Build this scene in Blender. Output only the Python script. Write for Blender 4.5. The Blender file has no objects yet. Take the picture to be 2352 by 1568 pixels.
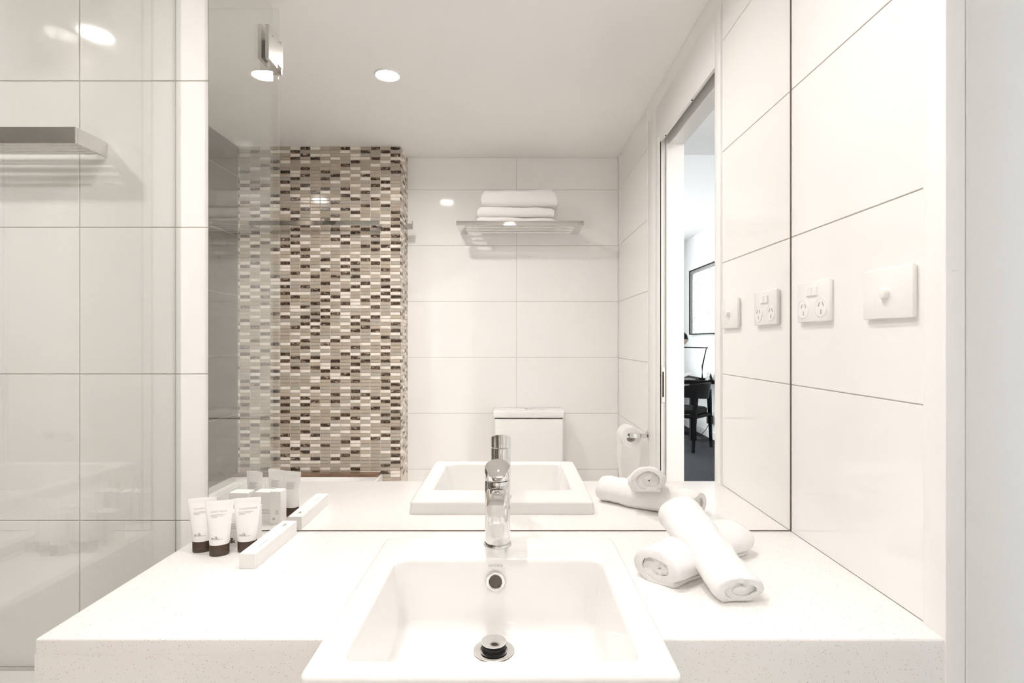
import bpy, bmesh, math, random
from mathutils import Vector, Matrix, noise

random.seed(7)
scene = bpy.context.scene
COL = scene.collection

# ------------------------------------------------------------------ camera, light, exposure
D = 1.13            # camera to mirror plane (m)
S = 0.8876e-3       # metres per pixel on the mirror plane
ZE = 1.267          # eye height
F = D / S           # focal length in pixels of the 2352 px frame
cam_d = bpy.data.cameras.new('camera')
cam_d.sensor_width = 36.0
cam_d.lens = 36.0 * F / 2352.0
cam_d.clip_start = 0.01
cam = bpy.data.objects.new('camera', cam_d)
COL.objects.link(cam)
cam.location = (0, -D, ZE)
cam.rotation_euler = (math.pi / 2, 0, 0)
scene.camera = cam

LAMP_COL = (1.0, 0.955, 0.928)
LAMP_MAIN = 6.6
LAMP_BASIN = 4.3
LAMP_BATH = 5.2
DAY = 170.0
HALL = 30.0

w = bpy.data.worlds.new('world')
scene.world = w
w.use_nodes = True
w.node_tree.nodes['Background'].inputs[0].default_value = (0.80, 0.90, 1.0, 1)
w.node_tree.nodes['Background'].inputs[1].default_value = 1.5

day = bpy.data.lights.new('window_daylight', 'AREA')
day.shape = 'RECTANGLE'; day.size = 3.0; day.size_y = 2.2
day.energy = DAY; day.color = (0.90, 0.96, 1.0)
dayo = bpy.data.objects.new('window_daylight', day)
dayo.location = (-0.3, -7.18, 1.45)
dayo.rotation_euler = (math.radians(90), 0, 0)     # shines along +y
COL.objects.link(dayo)

vs = scene.view_settings
vs.view_transform = 'Standard'
vs.look = 'None'
vs.exposure = 0.30
vs.gamma = 1.0
vs.use_curve_mapping = False
scene.display_settings.display_device = 'sRGB'
cy = scene.cycles
cy.max_bounces = 14
cy.diffuse_bounces = 10
cy.glossy_bounces = 6
cy.transmission_bounces = 4
cy.transparent_max_bounces = 12
cy.use_adaptive_sampling = True
cy.adaptive_threshold = 0.1
cy.adaptive_min_samples = 12
cy.use_light_tree = False
cy.use_denoising = True


def R(u, v, Y):                       # pixel + depth (in units of D) -> world, seen directly
    return Vector(((u - 1176) * Y * S, -D + Y * D, ZE - (v - 784) * Y * S))


def Mi(u, v, Y):                      # the same for a thing seen in the mirror
    return Vector(((u - 1176) * Y * S, -(Y - 1) * D, ZE - (v - 784) * Y * S))


# ------------------------------------------------------------------ materials
def nt(m):
    return m.node_tree.nodes, m.node_tree.links


def mat(name, col, rough=0.5, metal=0.0, spec=0.5, coat=0.0, bump=None, var=None, sheen=0.0):
    m = bpy.data.materials.new(name)
    m.use_nodes = True
    N, L = nt(m)
    b = N['Principled BSDF']
    b.inputs['Base Color'].default_value = (*col, 1)
    b.inputs['Roughness'].default_value = rough
    b.inputs['Metallic'].default_value = metal
    b.inputs['Specular IOR Level'].default_value = spec
    b.inputs['Coat Weight'].default_value = coat
    b.inputs['Coat Roughness'].default_value = 0.03
    b.inputs['Sheen Weight'].default_value = sheen
    if bump or var:
        g = N.new('ShaderNodeNewGeometry')
    if bump:
        sc, st, dist = bump
        t = N.new('ShaderNodeTexNoise'); t.inputs['Scale'].default_value = sc; t.inputs['Detail'].default_value = 3
        L.new(g.outputs['Position'], t.inputs['Vector'])
        bp = N.new('ShaderNodeBump'); bp.inputs['Strength'].default_value = st; bp.inputs['Distance'].default_value = dist
        L.new(t.outputs['Fac'], bp.inputs['Height'])
        L.new(bp.outputs['Normal'], b.inputs['Normal'])
    if var:
        sc, c2, lo, hi = var
        t = N.new('ShaderNodeTexNoise'); t.inputs['Scale'].default_value = sc; t.inputs['Detail'].default_value = 4
        L.new(g.outputs['Position'], t.inputs['Vector'])
        r = N.new('ShaderNodeValToRGB')
        r.color_ramp.elements[0].position = lo; r.color_ramp.elements[0].color = (*col, 1)
        r.color_ramp.elements[1].position = hi; r.color_ramp.elements[1].color = (*c2, 1)
        L.new(t.outputs['Fac'], r.inputs['Fac'])
        L.new(r.outputs['Color'], b.inputs['Base Color'])
    return m


M = {}
M['tile'] = mat('white_gloss_tile', (0.93, 0.92, 0.905), 0.05, spec=0.5, bump=(2.2, 0.06, 0.004))
M['grout'] = mat('grey_grout', (0.65, 0.615, 0.57), 0.9)
M['grout_light'] = mat('cream_grout', (0.78, 0.72, 0.64), 0.9)
M['dark_tile'] = mat('grey_stone_tile', (0.105, 0.095, 0.082), 0.10, spec=0.5)
N, L = nt(M['dark_tile'])
g = N.new('ShaderNodeNewGeometry'); mp = N.new('ShaderNodeMapping'); mp.inputs['Scale'].default_value = (1, 1.2, 14)
t = N.new('ShaderNodeTexNoise'); t.inputs['Scale'].default_value = 2.5; t.inputs['Detail'].default_value = 6
r = N.new('ShaderNodeValToRGB')
r.color_ramp.elements[0].position = 0.3; r.color_ramp.elements[0].color = (0.080, 0.070, 0.056, 1)
r.color_ramp.elements[1].position = 0.7; r.color_ramp.elements[1].color = (0.130, 0.116, 0.095, 1)
L.new(g.outputs['Position'], mp.inputs['Vector']); L.new(mp.outputs['Vector'], t.inputs['Vector'])
L.new(t.outputs['Fac'], r.inputs['Fac']); L.new(r.outputs['Color'], N['Principled BSDF'].inputs['Base Color'])
M['paint'] = mat('white_wall_paint', (0.88, 0.88, 0.87), 0.7)
M['ceiling'] = mat('ceiling_paint', (0.95, 0.94, 0.925), 0.85)
M['gloss_paint'] = mat('white_enamel_paint', (0.91, 0.90, 0.885), 0.28, bump=(400, 0.12, 0.001))
M['door'] = mat('door_white_paint', (0.84, 0.83, 0.815), 0.35)
M['dark'] = mat('dark_gap', (0.03, 0.022, 0.016), 0.9)  # near-black for screw heads, and for shade painted into gaps
M['edge'] = mat('mirror_edge_brown', (0.30, 0.25, 0.20), 0.6)
M['rubber'] = mat('black_rubber', (0.012, 0.010, 0.009), 0.4)
M['silicone'] = mat('grey_silicone', (0.45, 0.42, 0.38), 0.5)
M['chrome'] = mat('chrome', (0.80, 0.79, 0.775), 0.04, 1.0)
M['satin'] = mat('satin_steel', (0.76, 0.745, 0.72), 0.22, 1.0)
M['ceramic'] = mat('white_ceramic', (0.90, 0.89, 0.875), 0.06, coat=0.3)
M['acrylic'] = mat('white_acrylic', (0.90, 0.89, 0.88), 0.12)
M['plastic'] = mat('white_switch_plastic', (0.91, 0.90, 0.885), 0.22)
M['slot'] = mat('socket_slot', (0.45, 0.42, 0.40), 0.6)
M['tube'] = mat('white_tube_plastic', (0.90, 0.885, 0.87), 0.35)
M['cap'] = mat('brown_tube_cap', (0.075, 0.050, 0.032), 0.28)
M['ink'] = mat('brown_print', (0.16, 0.13, 0.10), 0.6)
M['ink_dark'] = mat('dark_print', (0.05, 0.042, 0.035), 0.6)
M['ink_light'] = mat('grey_print', (0.45, 0.42, 0.40), 0.6)
M['carton'] = mat('white_carton', (0.89, 0.875, 0.855), 0.55)
M['paper'] = mat('toilet_paper', (0.90, 0.885, 0.87), 0.9)
M['towel'] = mat('white_terry', (0.90, 0.89, 0.88), 0.95, bump=(650, 0.5, 0.002))
M['stone_ledge'] = mat('brown_polished_ledge', (0.17, 0.10, 0.062), 0.08, var=(9, (0.23, 0.14, 0.09), 0.4, 0.65))
M['floor_tile'] = mat('floor_pale_tile', (0.84, 0.82, 0.79), 0.4)
M['carpet'] = mat('blue_grey_carpet', (0.022, 0.025, 0.029), 1.0, bump=(250, 0.8, 0.01), var=(60, (0.040, 0.043, 0.048), 0.35, 0.7))
M['black_wood'] = mat('black_stained_wood', (0.003, 0.003, 0.003), 0.7, spec=0.2)
M['black_leather'] = mat('black_leather', (0.004, 0.004, 0.005), 0.6, spec=0.25)
M['cabinet'] = mat('cabinet_white', (0.86, 0.85, 0.83), 0.3)
M['frame_grey'] = mat('silver_grey_frame', (0.28, 0.265, 0.25), 0.45)
M['copper'] = mat('brown_lamp_lining', (0.32, 0.23, 0.18), 0.4)
M['hole_shade'] = mat('overflow_shade', (0.10, 0.08, 0.062), 0.25)  # dark tone painted in for the shade inside the overflow
M['magazine'] = mat('grey_magazine', (0.42, 0.40, 0.38), 0.5, var=(30, (0.7, 0.69, 0.67), 0.45, 0.6))

# engineered stone of the worktop: cream with fine grey specks
m = mat('speckled_quartz', (0.80, 0.78, 0.755), 0.22)
N, L = nt(m)
g = N.new('ShaderNodeNewGeometry')
v = N.new('ShaderNodeTexVoronoi'); v.inputs['Scale'].default_value = 320
r = N.new('ShaderNodeValToRGB')
r.color_ramp.elements[0].position = 0.13; r.color_ramp.elements[0].color = (0.53, 0.48, 0.42, 1)
r.color_ramp.elements[1].position = 0.24; r.color_ramp.elements[1].color = (0.90, 0.885, 0.865, 1)
n2 = N.new('ShaderNodeTexNoise'); n2.inputs['Scale'].default_value = 130
r2 = N.new('ShaderNodeValToRGB')
r2.color_ramp.elements[0].position = 0.48; r2.color_ramp.elements[0].color = (0, 0, 0, 1)
r2.color_ramp.elements[1].position = 0.56; r2.color_ramp.elements[1].color = (1, 1, 1, 1)
mx = N.new('ShaderNodeMixRGB'); mx.inputs[1].default_value = (0.90, 0.885, 0.865, 1)
L.new(g.outputs['Position'], v.inputs['Vector']); L.new(g.outputs['Position'], n2.inputs['Vector'])
L.new(v.outputs['Distance'], r.inputs['Fac']); L.new(n2.outputs['Fac'], r2.inputs['Fac'])
L.new(r2.outputs['Color'], mx.inputs[0]); L.new(r.outputs['Color'], mx.inputs[2])
L.new(mx.outputs[0], N['Principled BSDF'].inputs['Base Color'])
M['quartz'] = m

# silvered mirror
m = bpy.data.materials.new('silvered_mirror'); m.use_nodes = True
N, L = nt(m); N.remove(N['Principled BSDF'])
gl = N.new('ShaderNodeBsdfGlossy'); gl.inputs['Color'].default_value = (0.965, 0.96, 0.95, 1); gl.inputs['Roughness'].default_value = 0.0
L.new(gl.outputs[0], N['Material Output'].inputs[0])
M['mirror'] = m

# clear sheet glass: each face mirrors a Fresnel share and lets the rest straight through
m = bpy.data.materials.new('clear_sheet_glass'); m.use_nodes = True
N, L = nt(m); N.remove(N['Principled BSDF'])
gm = N.new('ShaderNodeNewGeometry')
ior = N.new('ShaderNodeMix'); ior.data_type = 'FLOAT'
ior.inputs[2].default_value = 1.60; ior.inputs[3].default_value = 1 / 1.60
fr = N.new('ShaderNodeFresnel')
tr = N.new('ShaderNodeBsdfTransparent'); tr.inputs[0].default_value = (0.975, 0.98, 0.972, 1)
gl = N.new('ShaderNodeBsdfGlossy'); gl.inputs['Color'].default_value = (1, 1, 1, 1); gl.inputs['Roughness'].default_value = 0.0
mix = N.new('ShaderNodeMixShader')
L.new(gm.outputs['Backfacing'], ior.inputs[0]); L.new(ior.outputs[0], fr.inputs['IOR'])
L.new(fr.outputs[0], mix.inputs[0]); L.new(tr.outputs[0], mix.inputs[1]); L.new(gl.outputs[0], mix.inputs[2])
L.new(mix.outputs[0], N['Material Output'].inputs[0])
M['glass'] = m


def emis(name, col, st):
    m = bpy.data.materials.new(name); m.use_nodes = True
    N, L = nt(m); N.remove(N['Principled BSDF'])
    e = N.new('ShaderNodeEmission'); e.inputs[0].default_value = (*col, 1); e.inputs[1].default_value = st
    L.new(e.outputs[0], N['Material Output'].inputs[0])
    return m


M['lens'] = emis('lamp_lens', LAMP_COL, 12)
M['lens'].cycles.emission_sampling = 'NONE'   # the lamp's own area light is what is sampled

# mosaic: cream stone, three taupe glasses, brown veined marble
M['mo_cream'] = mat('mosaic_cream_stone', (0.83, 0.76, 0.68), 0.30, var=(35, (0.90, 0.84, 0.77), 0.4, 0.6))
M['mo_glass'] = mat('mosaic_taupe_glass', (0.46, 0.395, 0.315), 0.07, coat=0.6)
M['mo_glass2'] = mat('mosaic_grey_glass', (0.47, 0.43, 0.37), 0.07, coat=0.6)
M['mo_glass3'] = mat('mosaic_sand_glass', (0.53, 0.45, 0.36), 0.07, coat=0.6)
m = mat('mosaic_brown_marble', (0.05, 0.03, 0.02), 0.22)
N, L = nt(m)
g = N.new('ShaderNodeNewGeometry'); mp = N.new('ShaderNodeMapping')
mp.inputs['Rotation'].default_value = (0, 0.7, 0); mp.inputs['Scale'].default_value = (1, 1, 2.2)
t = N.new('ShaderNodeTexNoise'); t.inputs['Scale'].default_value = 42; t.inputs['Detail'].default_value = 6; t.inputs['Distortion'].default_value = 1.6
r = N.new('ShaderNodeValToRGB')
e = r.color_ramp.elements
e[0].position = 0.40; e[0].color = (0.030, 0.019, 0.013, 1)
e[1].position = 0.53; e[1].color = (0.10, 0.062, 0.040, 1)
x = e.new(0.60); x.color = (0.25, 0.17, 0.115, 1)
x = e.new(0.67); x.color = (0.62, 0.52, 0.42, 1)
L.new(g.outputs['Position'], mp.inputs['Vector']); L.new(mp.outputs[0], t.inputs['Vector'])
L.new(t.outputs['Fac'], r.inputs['Fac']); L.new(r.outputs['Color'], N['Principled BSDF'].inputs['Base Color'])
M['mo_marble'] = m

# abstract pale drawing behind glass in the bedroom
m = mat('pale_drawing', (0.85, 0.85, 0.84), 0.5)
N, L = nt(m)
g = N.new('ShaderNodeNewGeometry')
t = N.new('ShaderNodeTexNoise'); t.inputs['Scale'].default_value = 26; t.inputs['Detail'].default_value = 8; t.inputs['Distortion'].default_value = 2
r = N.new('ShaderNodeValToRGB')
r.color_ramp.elements[0].position = 0.36; r.color_ramp.elements[0].color = (0.35, 0.35, 0.34, 1)
r.color_ramp.elements[1].position = 0.46; r.color_ramp.elements[1].color = (0.88, 0.88, 0.87, 1)
L.new(g.outputs['Position'], t.inputs['Vector']); L.new(t.outputs['Fac'], r.inputs['Fac'])
L.new(r.outputs['Color'], N['Principled BSDF'].inputs['Base Color'])
M['drawing'] = m


# ------------------------------------------------------------------ builders
def link(name, me, m, parent=None, smooth=False):
    o = bpy.data.objects.new(name, me)
    if m is not None and not me.materials:
        me.materials.append(M[m] if isinstance(m, str) else m)
    COL.objects.link(o)
    if parent is not None:
        o.parent = parent
        o.matrix_parent_inverse = base_matrix(parent).inverted()
    if smooth:
        for p in me.polygons:
            p.use_smooth = True
        try:
            me.set_sharp_from_angle(angle=math.radians(smooth if smooth > 1 else 40))
        except Exception:
            pass
    return o


def base_matrix(o):
    mm = Matrix.LocRotScale(o.location, o.rotation_euler, o.scale)
    if o.parent is not None:
        return base_matrix(o.parent) @ o.matrix_parent_inverse @ mm
    return mm


def child(o, parent):
    """parent, keeping o's own coordinates as local ones of the parent"""
    o.parent = parent
    return o


def loc(name, me, m, parent, smooth=False):
    """part whose mesh is in the parent's local coordinates"""
    o = link(name, me, m, None, smooth)
    o.parent = parent
    return o


def bm_mesh(bm, name='mesh'):
    bmesh.ops.recalc_face_normals(bm, faces=bm.faces)
    me = bpy.data.meshes.new(name)
    bm.to_mesh(me)
    bm.free()
    return me


def box_bm(x0, x1, y0, y1, z0, z1, bev=0.0, seg=1, bm=None):
    own = bm is None
    b = bmesh.new()
    mt = Matrix.LocRotScale(Vector(((x0 + x1) / 2, (y0 + y1) / 2, (z0 + z1) / 2)), None,
                            Vector((abs(x1 - x0), abs(y1 - y0), abs(z1 - z0))))
    bmesh.ops.create_cube(b, size=1, matrix=mt)
    if bev > 0:
        bmesh.ops.bevel(b, geom=b.edges[:], offset=bev, segments=seg, profile=0.5, affect='EDGES')
    if own:
        return b
    tmp = bpy.data.meshes.new('tmp'); b.to_mesh(tmp); b.free()
    bm.from_mesh(tmp); bpy.data.meshes.remove(tmp)
    return bm


def box(name, x0, x1, y0, y1, z0, z1, m, parent=None, bev=0.0, seg=1, local=False):
    me = bm_mesh(box_bm(x0, x1, y0, y1, z0, z1, bev, seg), name)
    sm = 35 if (bev > 0 and seg > 1) else False
    return loc(name, me, m, parent, sm) if local else link(name, me, m, parent, sm)


def boxes(name, lst, m, parent=None, bev=0.0, seg=1, local=False):
    bm = bmesh.new()
    for a in lst:
        box_bm(*a, bev, seg, bm=bm)
    me = bm_mesh(bm, name)
    return loc(name, me, m, parent, False) if local else link(name, me, m, parent, False)


def cyl_bm(p0, p1, r0, r1=None, n=32, caps=True, bm=None):
    b = bm or bmesh.new()
    r1 = r0 if r1 is None else r1
    p0 = Vector(p0); p1 = Vector(p1)
    d = (p1 - p0)
    q = d.to_track_quat('Z', 'Y').to_matrix().to_4x4()
    mt = Matrix.Translation((p0 + p1) / 2) @ q
    bmesh.ops.create_cone(b, cap_ends=caps, cap_tris=False, segments=n, radius1=r0, radius2=r1, depth=d.length, matrix=mt)
    return b


def cyl(name, p0, p1, r0, m, parent=None, r1=None, n=32, local=False):
    me = bm_mesh(cyl_bm(p0, p1, r0, r1, n), name)
    return loc(name, me, m, parent, 40) if local else link(name, me, m, parent, 40)


def loft_bm(rings, cap0=True, cap1=True, bm=None, closed=True):
    b = bm or bmesh.new()
    vr = [[b.verts.new(p) for p in ring] for ring in rings]
    n = len(rings[0])
    for i in range(len(vr) - 1):
        for j in range(n if closed else n - 1):
            k = (j + 1) % n
            try:
                b.faces.new((vr[i][j], vr[i][k], vr[i + 1][k], vr[i + 1][j]))
            except ValueError:
                pass
    if cap0:
        b.faces.new(vr[0][::-1])
    if cap1:
        b.faces.new(vr[-1])
    return b


def lathe_bm(prof, n=40, center=(0, 0, 0), bm=None, cap0=False, cap1=False):
    c = Vector(center)
    rings = [[c + Vector((r * math.cos(2 * math.pi * i / n), r * math.sin(2 * math.pi * i / n), z)) for i in range(n)] for r, z in prof]
    return loft_bm(rings, cap0, cap1, bm)


def rrect(cx, cy, hx, hy, r, z, n=8):
    pts = []
    r = min(r, hx, hy)
    for (sx, sy, a0) in ((1, 1, 0), (-1, 1, 90), (-1, -1, 180), (1, -1, 270)):
        for i in range(n + 1):
            a = math.radians(a0 + 90 * i / n)
            pts.append(Vector((cx + sx * (hx - r) + r * math.cos(a), cy + sy * (hy - r) + r * math.sin(a), z)))
    return pts


def tube_bm(pts, r, n=10, bm=None):
    """round tube along a polyline"""
    pts = [Vector(p) for p in pts]
    rings = []
    up = Vector((0, 0, 1))
    for i, p in enumerate(pts):
        d = (pts[min(i + 1, len(pts) - 1)] - pts[max(i - 1, 0)]).normalized()
        a = d.cross(up)
        if a.length < 1e-3:
            a = d.cross(Vector((1, 0, 0)))
        a.normalize(); bb = a.cross(d).normalized()
        rr = r[i] if isinstance(r, (list, tuple)) else r
        rings.append([p + rr * (math.cos(2 * math.pi * k / n) * a + math.sin(2 * math.pi * k / n) * bb) for k in range(n)])
    return loft_bm(rings, True, True, bm)


def empty(name, location, rz=0.0, rot=None):
    o = bpy.data.objects.new(name, None)
    o.empty_display_size = 0.05
    o.location = location
    o.rotation_euler = rot if rot else (0, 0, rz)
    COL.objects.link(o)
    return o


def tag(o, label, cat, group=None):
    o['label'] = label; o['category'] = cat
    if group:
        o['group'] = group
    return o


def struct(o):
    o['kind'] = 'structure'
    return o


def text_mesh(body, size, align='CENTER', extrude=0.0, bold=0.0, space=1.0):
    cu = bpy.data.curves.new('lettering', 'FONT')
    cu.body = body; cu.size = size; cu.align_x = align; cu.extrude = extrude
    cu.offset = bold; cu.space_character = space; cu.resolution_u = 3
    ob = bpy.data.objects.new('tmp_text', cu)
    me = bpy.data.meshes.new_from_object(ob)
    bpy.data.objects.remove(ob); bpy.data.curves.remove(cu)
    me.name = 'lettering'
    return me


# ------------------------------------------------------------------ room constants
XR = 641 * S            # right wall face 0.569
XL = -1.386             # bath side wall face
YB = -1.632 * D         # wall behind the camera
ZC = ZE + 1111 * S      # ceiling
ZT = ZE - 436 * S       # worktop top (0.88)
YP = -1.478 * D         # face of the mosaic pier
XP = -256 * 2.478 * S   # right edge of the mosaic pier
XG = -769 * S           # glass screen plane
XO = 0.658              # outer face of the door wall
TT = 0.0018              # tile thickness

# ------------------------------------------------------------------ tiled walls
_tile_cache = {}


def tile_at(parent, p0, du, dv, nrm, a, b, c, d, m='tile', gap=0.0020, name='tile'):
    """one tile on a wall plane: p0 origin, du/dv unit axes, nrm outward; spans a..b along du, c..d along dv"""
    wu, wv = (b - a) - gap, (d - c) - gap
    if wu < 0.004 or wv < 0.004:
        return None
    key = (round(wu, 4), round(wv, 4), tuple(du), tuple(dv), m)
    if key not in _tile_cache:
        bm = bmesh.new()
        bmesh.ops.create_cube(bm, size=1)
        for vv in bm.verts:
            c3 = vv.co.copy()
            vv.co = Vector(du) * c3.x * wu + Vector(dv) * c3.y * wv + Vector(nrm) * (c3.z - 0.5) * TT
        bmesh.ops.bevel(bm, geom=bm.edges[:], offset=0.0007, segments=1, affect='EDGES')
        me = bm_mesh(bm, 'tile'); me.materials.append(M[m])
        _tile_cache[key] = me
    o = bpy.data.objects.new(name, _tile_cache[key])
    o.location = Vector(p0) + Vector(du) * (a + b) / 2 + Vector(dv) * (c + d) / 2
    o.parent = parent
    COL.objects.link(o)
    return o


def cuts(lo, hi, joint, pitch):
    k = math.ceil((lo - joint) / pitch - 1e-6)
    xs = [lo]
    while joint + k * pitch < hi - 1e-4:
        if joint + k * pitch > lo + 1e-4:
            xs.append(joint + k * pitch)
        k += 1
    xs.append(hi)
    return xs


def tile_field(parent, p0, du, dv, nrm, u0, u1, v0, v1, ju, jv, pu=0.6, pv=0.3, m='tile'):
    us, vs_ = cuts(u0, u1, ju, pu), cuts(v0, v1, jv, pv)
    for i in range(len(us) - 1):
        for j in range(len(vs_) - 1):
            tile_at(parent, p0, du, dv, nrm, us[i], us[i + 1], vs_[j], vs_[j + 1], m)


X_, Y_, Z_ = (1, 0, 0), (0, 1, 0), (0, 0, 1)
# vanity wall (faced by the camera)
wb = struct(box('wall_back', XL - 0.1, XO, 0.005 + TT, 0.12, 0, ZC, 'grout'))
tile_field(wb, (0, 0.005, 0), X_, Z_, (0, -1, 0), XL, -0.6195, 0.0, ZC, -998 * S, 1.5004)
tile_field(wb, (0, 0.005, 0), X_, Z_, (0, -1, 0), -0.6195, XR, 0.0, 0.76, -998 * S, 1.5004)
tile_field(wb, (0, 0.005, 0), X_, Z_, (0, -1, 0), -0.6195, XR, 2.204, ZC, -998 * S, 1.5004)
# wall behind the camera (seen in the mirror)
wf = struct(box('wall_front', XL - 0.1, XO, YB - 0.12, YB - TT, 0, ZC, 'grout'))
tile_field(wf, (0, YB, 0), X_, Z_, (0, 1, 0), XP + 0.002, XR, 0.0, ZC, 11 * 2.632 * S, 2.0815)
# right wall: three stretches round the doorway
wr = struct(boxes('wall_right', [(XR + TT, XO, -0.370, 0.12, 0, ZC), (XR + TT, XO, -1.175, -0.370, 2.18, ZC),
                                 (XR + TT, XO, YB - 0.12, -1.175, 0, ZC)], 'grout'))
for (a, b, z0) in ((-0.370, 0.005, 0.0), (-1.175, -0.370, 2.18), (YB, -1.175, 0.0)):
    tile_field(wr, (XR, 0, 0), Y_, Z_, (-1, 0, 0), a, b, z0, ZC, -0.60, 1.479)
# bath side wall in dark stone-look tile
wl = struct(box('wall_left', XL - 0.1, XL - TT, YB, 0.005, 0, ZC, 'grout'))
tile_field(wl, (XL, 0, 0), Y_, Z_, (1, 0, 0), YP, 0.005, 0.0, ZC, -0.55, 1.5004, m='dark_tile')
cl = struct(box('ceiling', XL - 0.1, XO, YB - 0.12, 0.12, ZC, ZC + 0.08, 'ceiling'))
# floor of the bathroom in square tiles
fl = struct(box('floor', XL - 0.1, XO, YB - 0.12, 0.12, -0.1, -TT, 'grout'))
tile_field(fl, (0, 0, 0), X_, Y_, (0, 0, 1), XL, XR, YB, 0.005, 0.0, 0.0, 0.3, 0.3, m='floor_tile')

# ------------------------------------------------------------------ mosaic pier at the end of the bath
pier = struct(box('wall_mosaic', XL, XP, YB - TT, YP - 0.004, 0, ZC, 'grout_light'))
PX, PZ = 0.0507, 0.01705
TWX, TWZ = 0.0474, 0.0141
KINDS = ['mo_cream', 'mo_glass', 'mo_glass2', 'mo_glass3', 'mo_marble']


def mosaic_mesh(m, wide, nrm_y=True):
    bm = box_bm(-wide / 2, wide / 2, -0.004, 0.0, -TWZ / 2, TWZ / 2) if nrm_y else box_bm(-0.004, 0.0, -wide / 2, wide / 2, -TWZ / 2, TWZ / 2)
    bmesh.ops.bevel(bm, geom=bm.edges[:], offset=0.0009, segments=1, affect='EDGES')
    me = bm_mesh(bm, 'mosaic_tile'); me.materials.append(M[m])
    return me


grid = {}
ncol = int((XP - XL) / PX) + 1
nrow = int(ZC / PZ)
rnd = random.Random(11)


def pick(i, j):
    ban = set()
    for q in ((i - 1, j), (i, j - 1)):
        k = grid.get(q)
        if k in ('mo_cream', 'mo_marble'):
            ban.add(k)
    while True:
        x = rnd.random()
        k = 'mo_cream' if x < 0.30 else 'mo_marble' if x < 0.57 else 'mo_glass' if x < 0.74 else 'mo_glass2' if x < 0.87 else 'mo_glass3'
        if k not in ban or (k == 'mo_cream' and rnd.random() < 0.12):
            return k


cells = []
for j in range(nrow):
    for i in range(ncol + 4):
        grid[(i, j)] = pick(i, j)
for j in range(nrow):
    z = ZC - 0.002 - (j + 0.5) * PZ
    if z < 0.56:
        break
    for i in range(ncol):
        x1 = XP - 0.0005 - i * PX
        x0 = max(x1 - PX, XL)
        wd = (x1 - x0) - (PX - TWX)
        if wd < 0.006:
            continue
        cells.append(('f', i, j, (x0 + x1) / 2, z, wd))
    for i in range(4):
        y1 = YP - i * PX
        y0 = max(y1 - PX, YB)
        wd = (y1 - y0) - (PX - TWX)
        if wd < 0.006:
            continue
        cells.append(('s', ncol + i, j, (y0 + y1) / 2, z, wd))
vc = Vector((0, D, ZE))            # the camera as the mirror shows it


def cdist(c):
    p = Vector((c[3], YP, c[4])) if c[0] == 'f' else Vector((XP, c[3], c[4]))
    glass = 0.0 if (c[0] == 'f' and c[3] > -1.06 and c[5] > 0.04) else 5.0
    return (p - vc).length + glass


cells.sort(key=cdist)
mo_meshes = {k: mosaic_mesh(k, TWX) for k in KINDS}
for c in cells[:300]:
    o = bpy.data.objects.new('mosaic_tile', mo_meshes[grid[(c[1], c[2])]])
    o.location = (c[3], YP, c[4])
    o.parent = pier
    COL.objects.link(o)
bm = bmesh.new()
for c in cells[300:]:
    n0 = len(bm.faces)
    if c[0] == 'f':
        x0, x1 = c[3] - c[5] / 2, c[3] + c[5] / 2
        box_bm(x0, x1, YP - 0.004, YP, c[4] - TWZ / 2, c[4] + TWZ / 2, 0.0009, 1, bm=bm)
    else:
        box_bm(XP - 0.002, XP + 0.002, c[3] - c[5] / 2, c[3] + c[5] / 2, c[4] - TWZ / 2, c[4] + TWZ / 2, 0.0009, 1, bm=bm)
    bm.faces.ensure_lookup_table()
    mi = KINDS.index(grid[(c[1], c[2])])
    for k in range(n0, len(bm.faces)):
        bm.faces[k].material_index = mi
me = bm_mesh(bm, 'mosaic_sheet')
for k in KINDS:
    me.materials.append(M[k])
o = link('mosaic_sheet', me, None, pier)
o['kind'] = 'stuff'

# ------------------------------------------------------------------ doorway in the right wall
XJ = 634 * S              # proud face of the door trim
YN, YF = -0.4107, -0.983     # near and far side of the opening
ZH = 2.029                  # head
t1 = struct(box('trim_1', XJ, 0.5888, YN, -0.370, 0, ZH + 0.151, 'gloss_paint', bev=0.002, seg=2))
t2 = struct(box('trim_2', 0.5906, 0.674, YN + 0.001, -0.370, 0, ZH + 0.06, 'door', bev=0.0015))
t3 = struct(box('trim_3', XJ, 0.5643, -1.0475, YF, 0, ZH + 0.02, 'gloss_paint', bev=0.0015, seg=2))
t4 = struct(box('trim_4', XJ + 0.002, 0.5680, -1.175, -1.0490, 0, ZH + 0.151, 'gloss_paint', bev=0.0015, seg=2))
t5 = struct(box('trim_5', 0.5882, 0.655, -1.175, YF + 0.004, 0, ZH + 0.06, 'door', bev=0.0015))
t6 = struct(box('trim_6', XJ + 0.001, 0.5735, -1.0480, YN, ZH, ZH + 0.151, 'gloss_paint', bev=0.0015, seg=2))
t7 = struct(box('trim_7', 0.598, 0.655, -1.175, -0.370, ZH - 0.012, 2.18, 'door', bev=0.0015))
t8 = struct(box('track_slot_shade', 0.5735, 0.598, -1.175, -0.370, ZH + 0.055, 2.18, 'dark'))  # dark block added as the shade up in the track slot
for yy in (-0.62, -0.92):
    cyl('screw_head', (0.5685, yy, ZH + 0.0004), (0.5685, yy, ZH - 0.0012), 0.003, 'dark', t6, n=12)
struct(box('door_gap_shade', 0.5644, 0.5692, -1.0470, YF - 0.003, 0, ZH + 0.02, 'dark'))  # dark strip added as the shade of the open gap beside the leaf
d1 = struct(box('door_1', 0.5693, 0.5874, -1.17, YF - 0.008, 0.008, ZH + 0.03, 'door', bev=0.001))
lp0 = Mi(1522, 842, 1.897); lp1 = Mi(1522, 922, 1.897)
box('latch_plate', 0.5715, 0.5845, YF - 0.008, YF - 0.0065, lp1.z, lp0.z, 'satin', d1)
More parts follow.
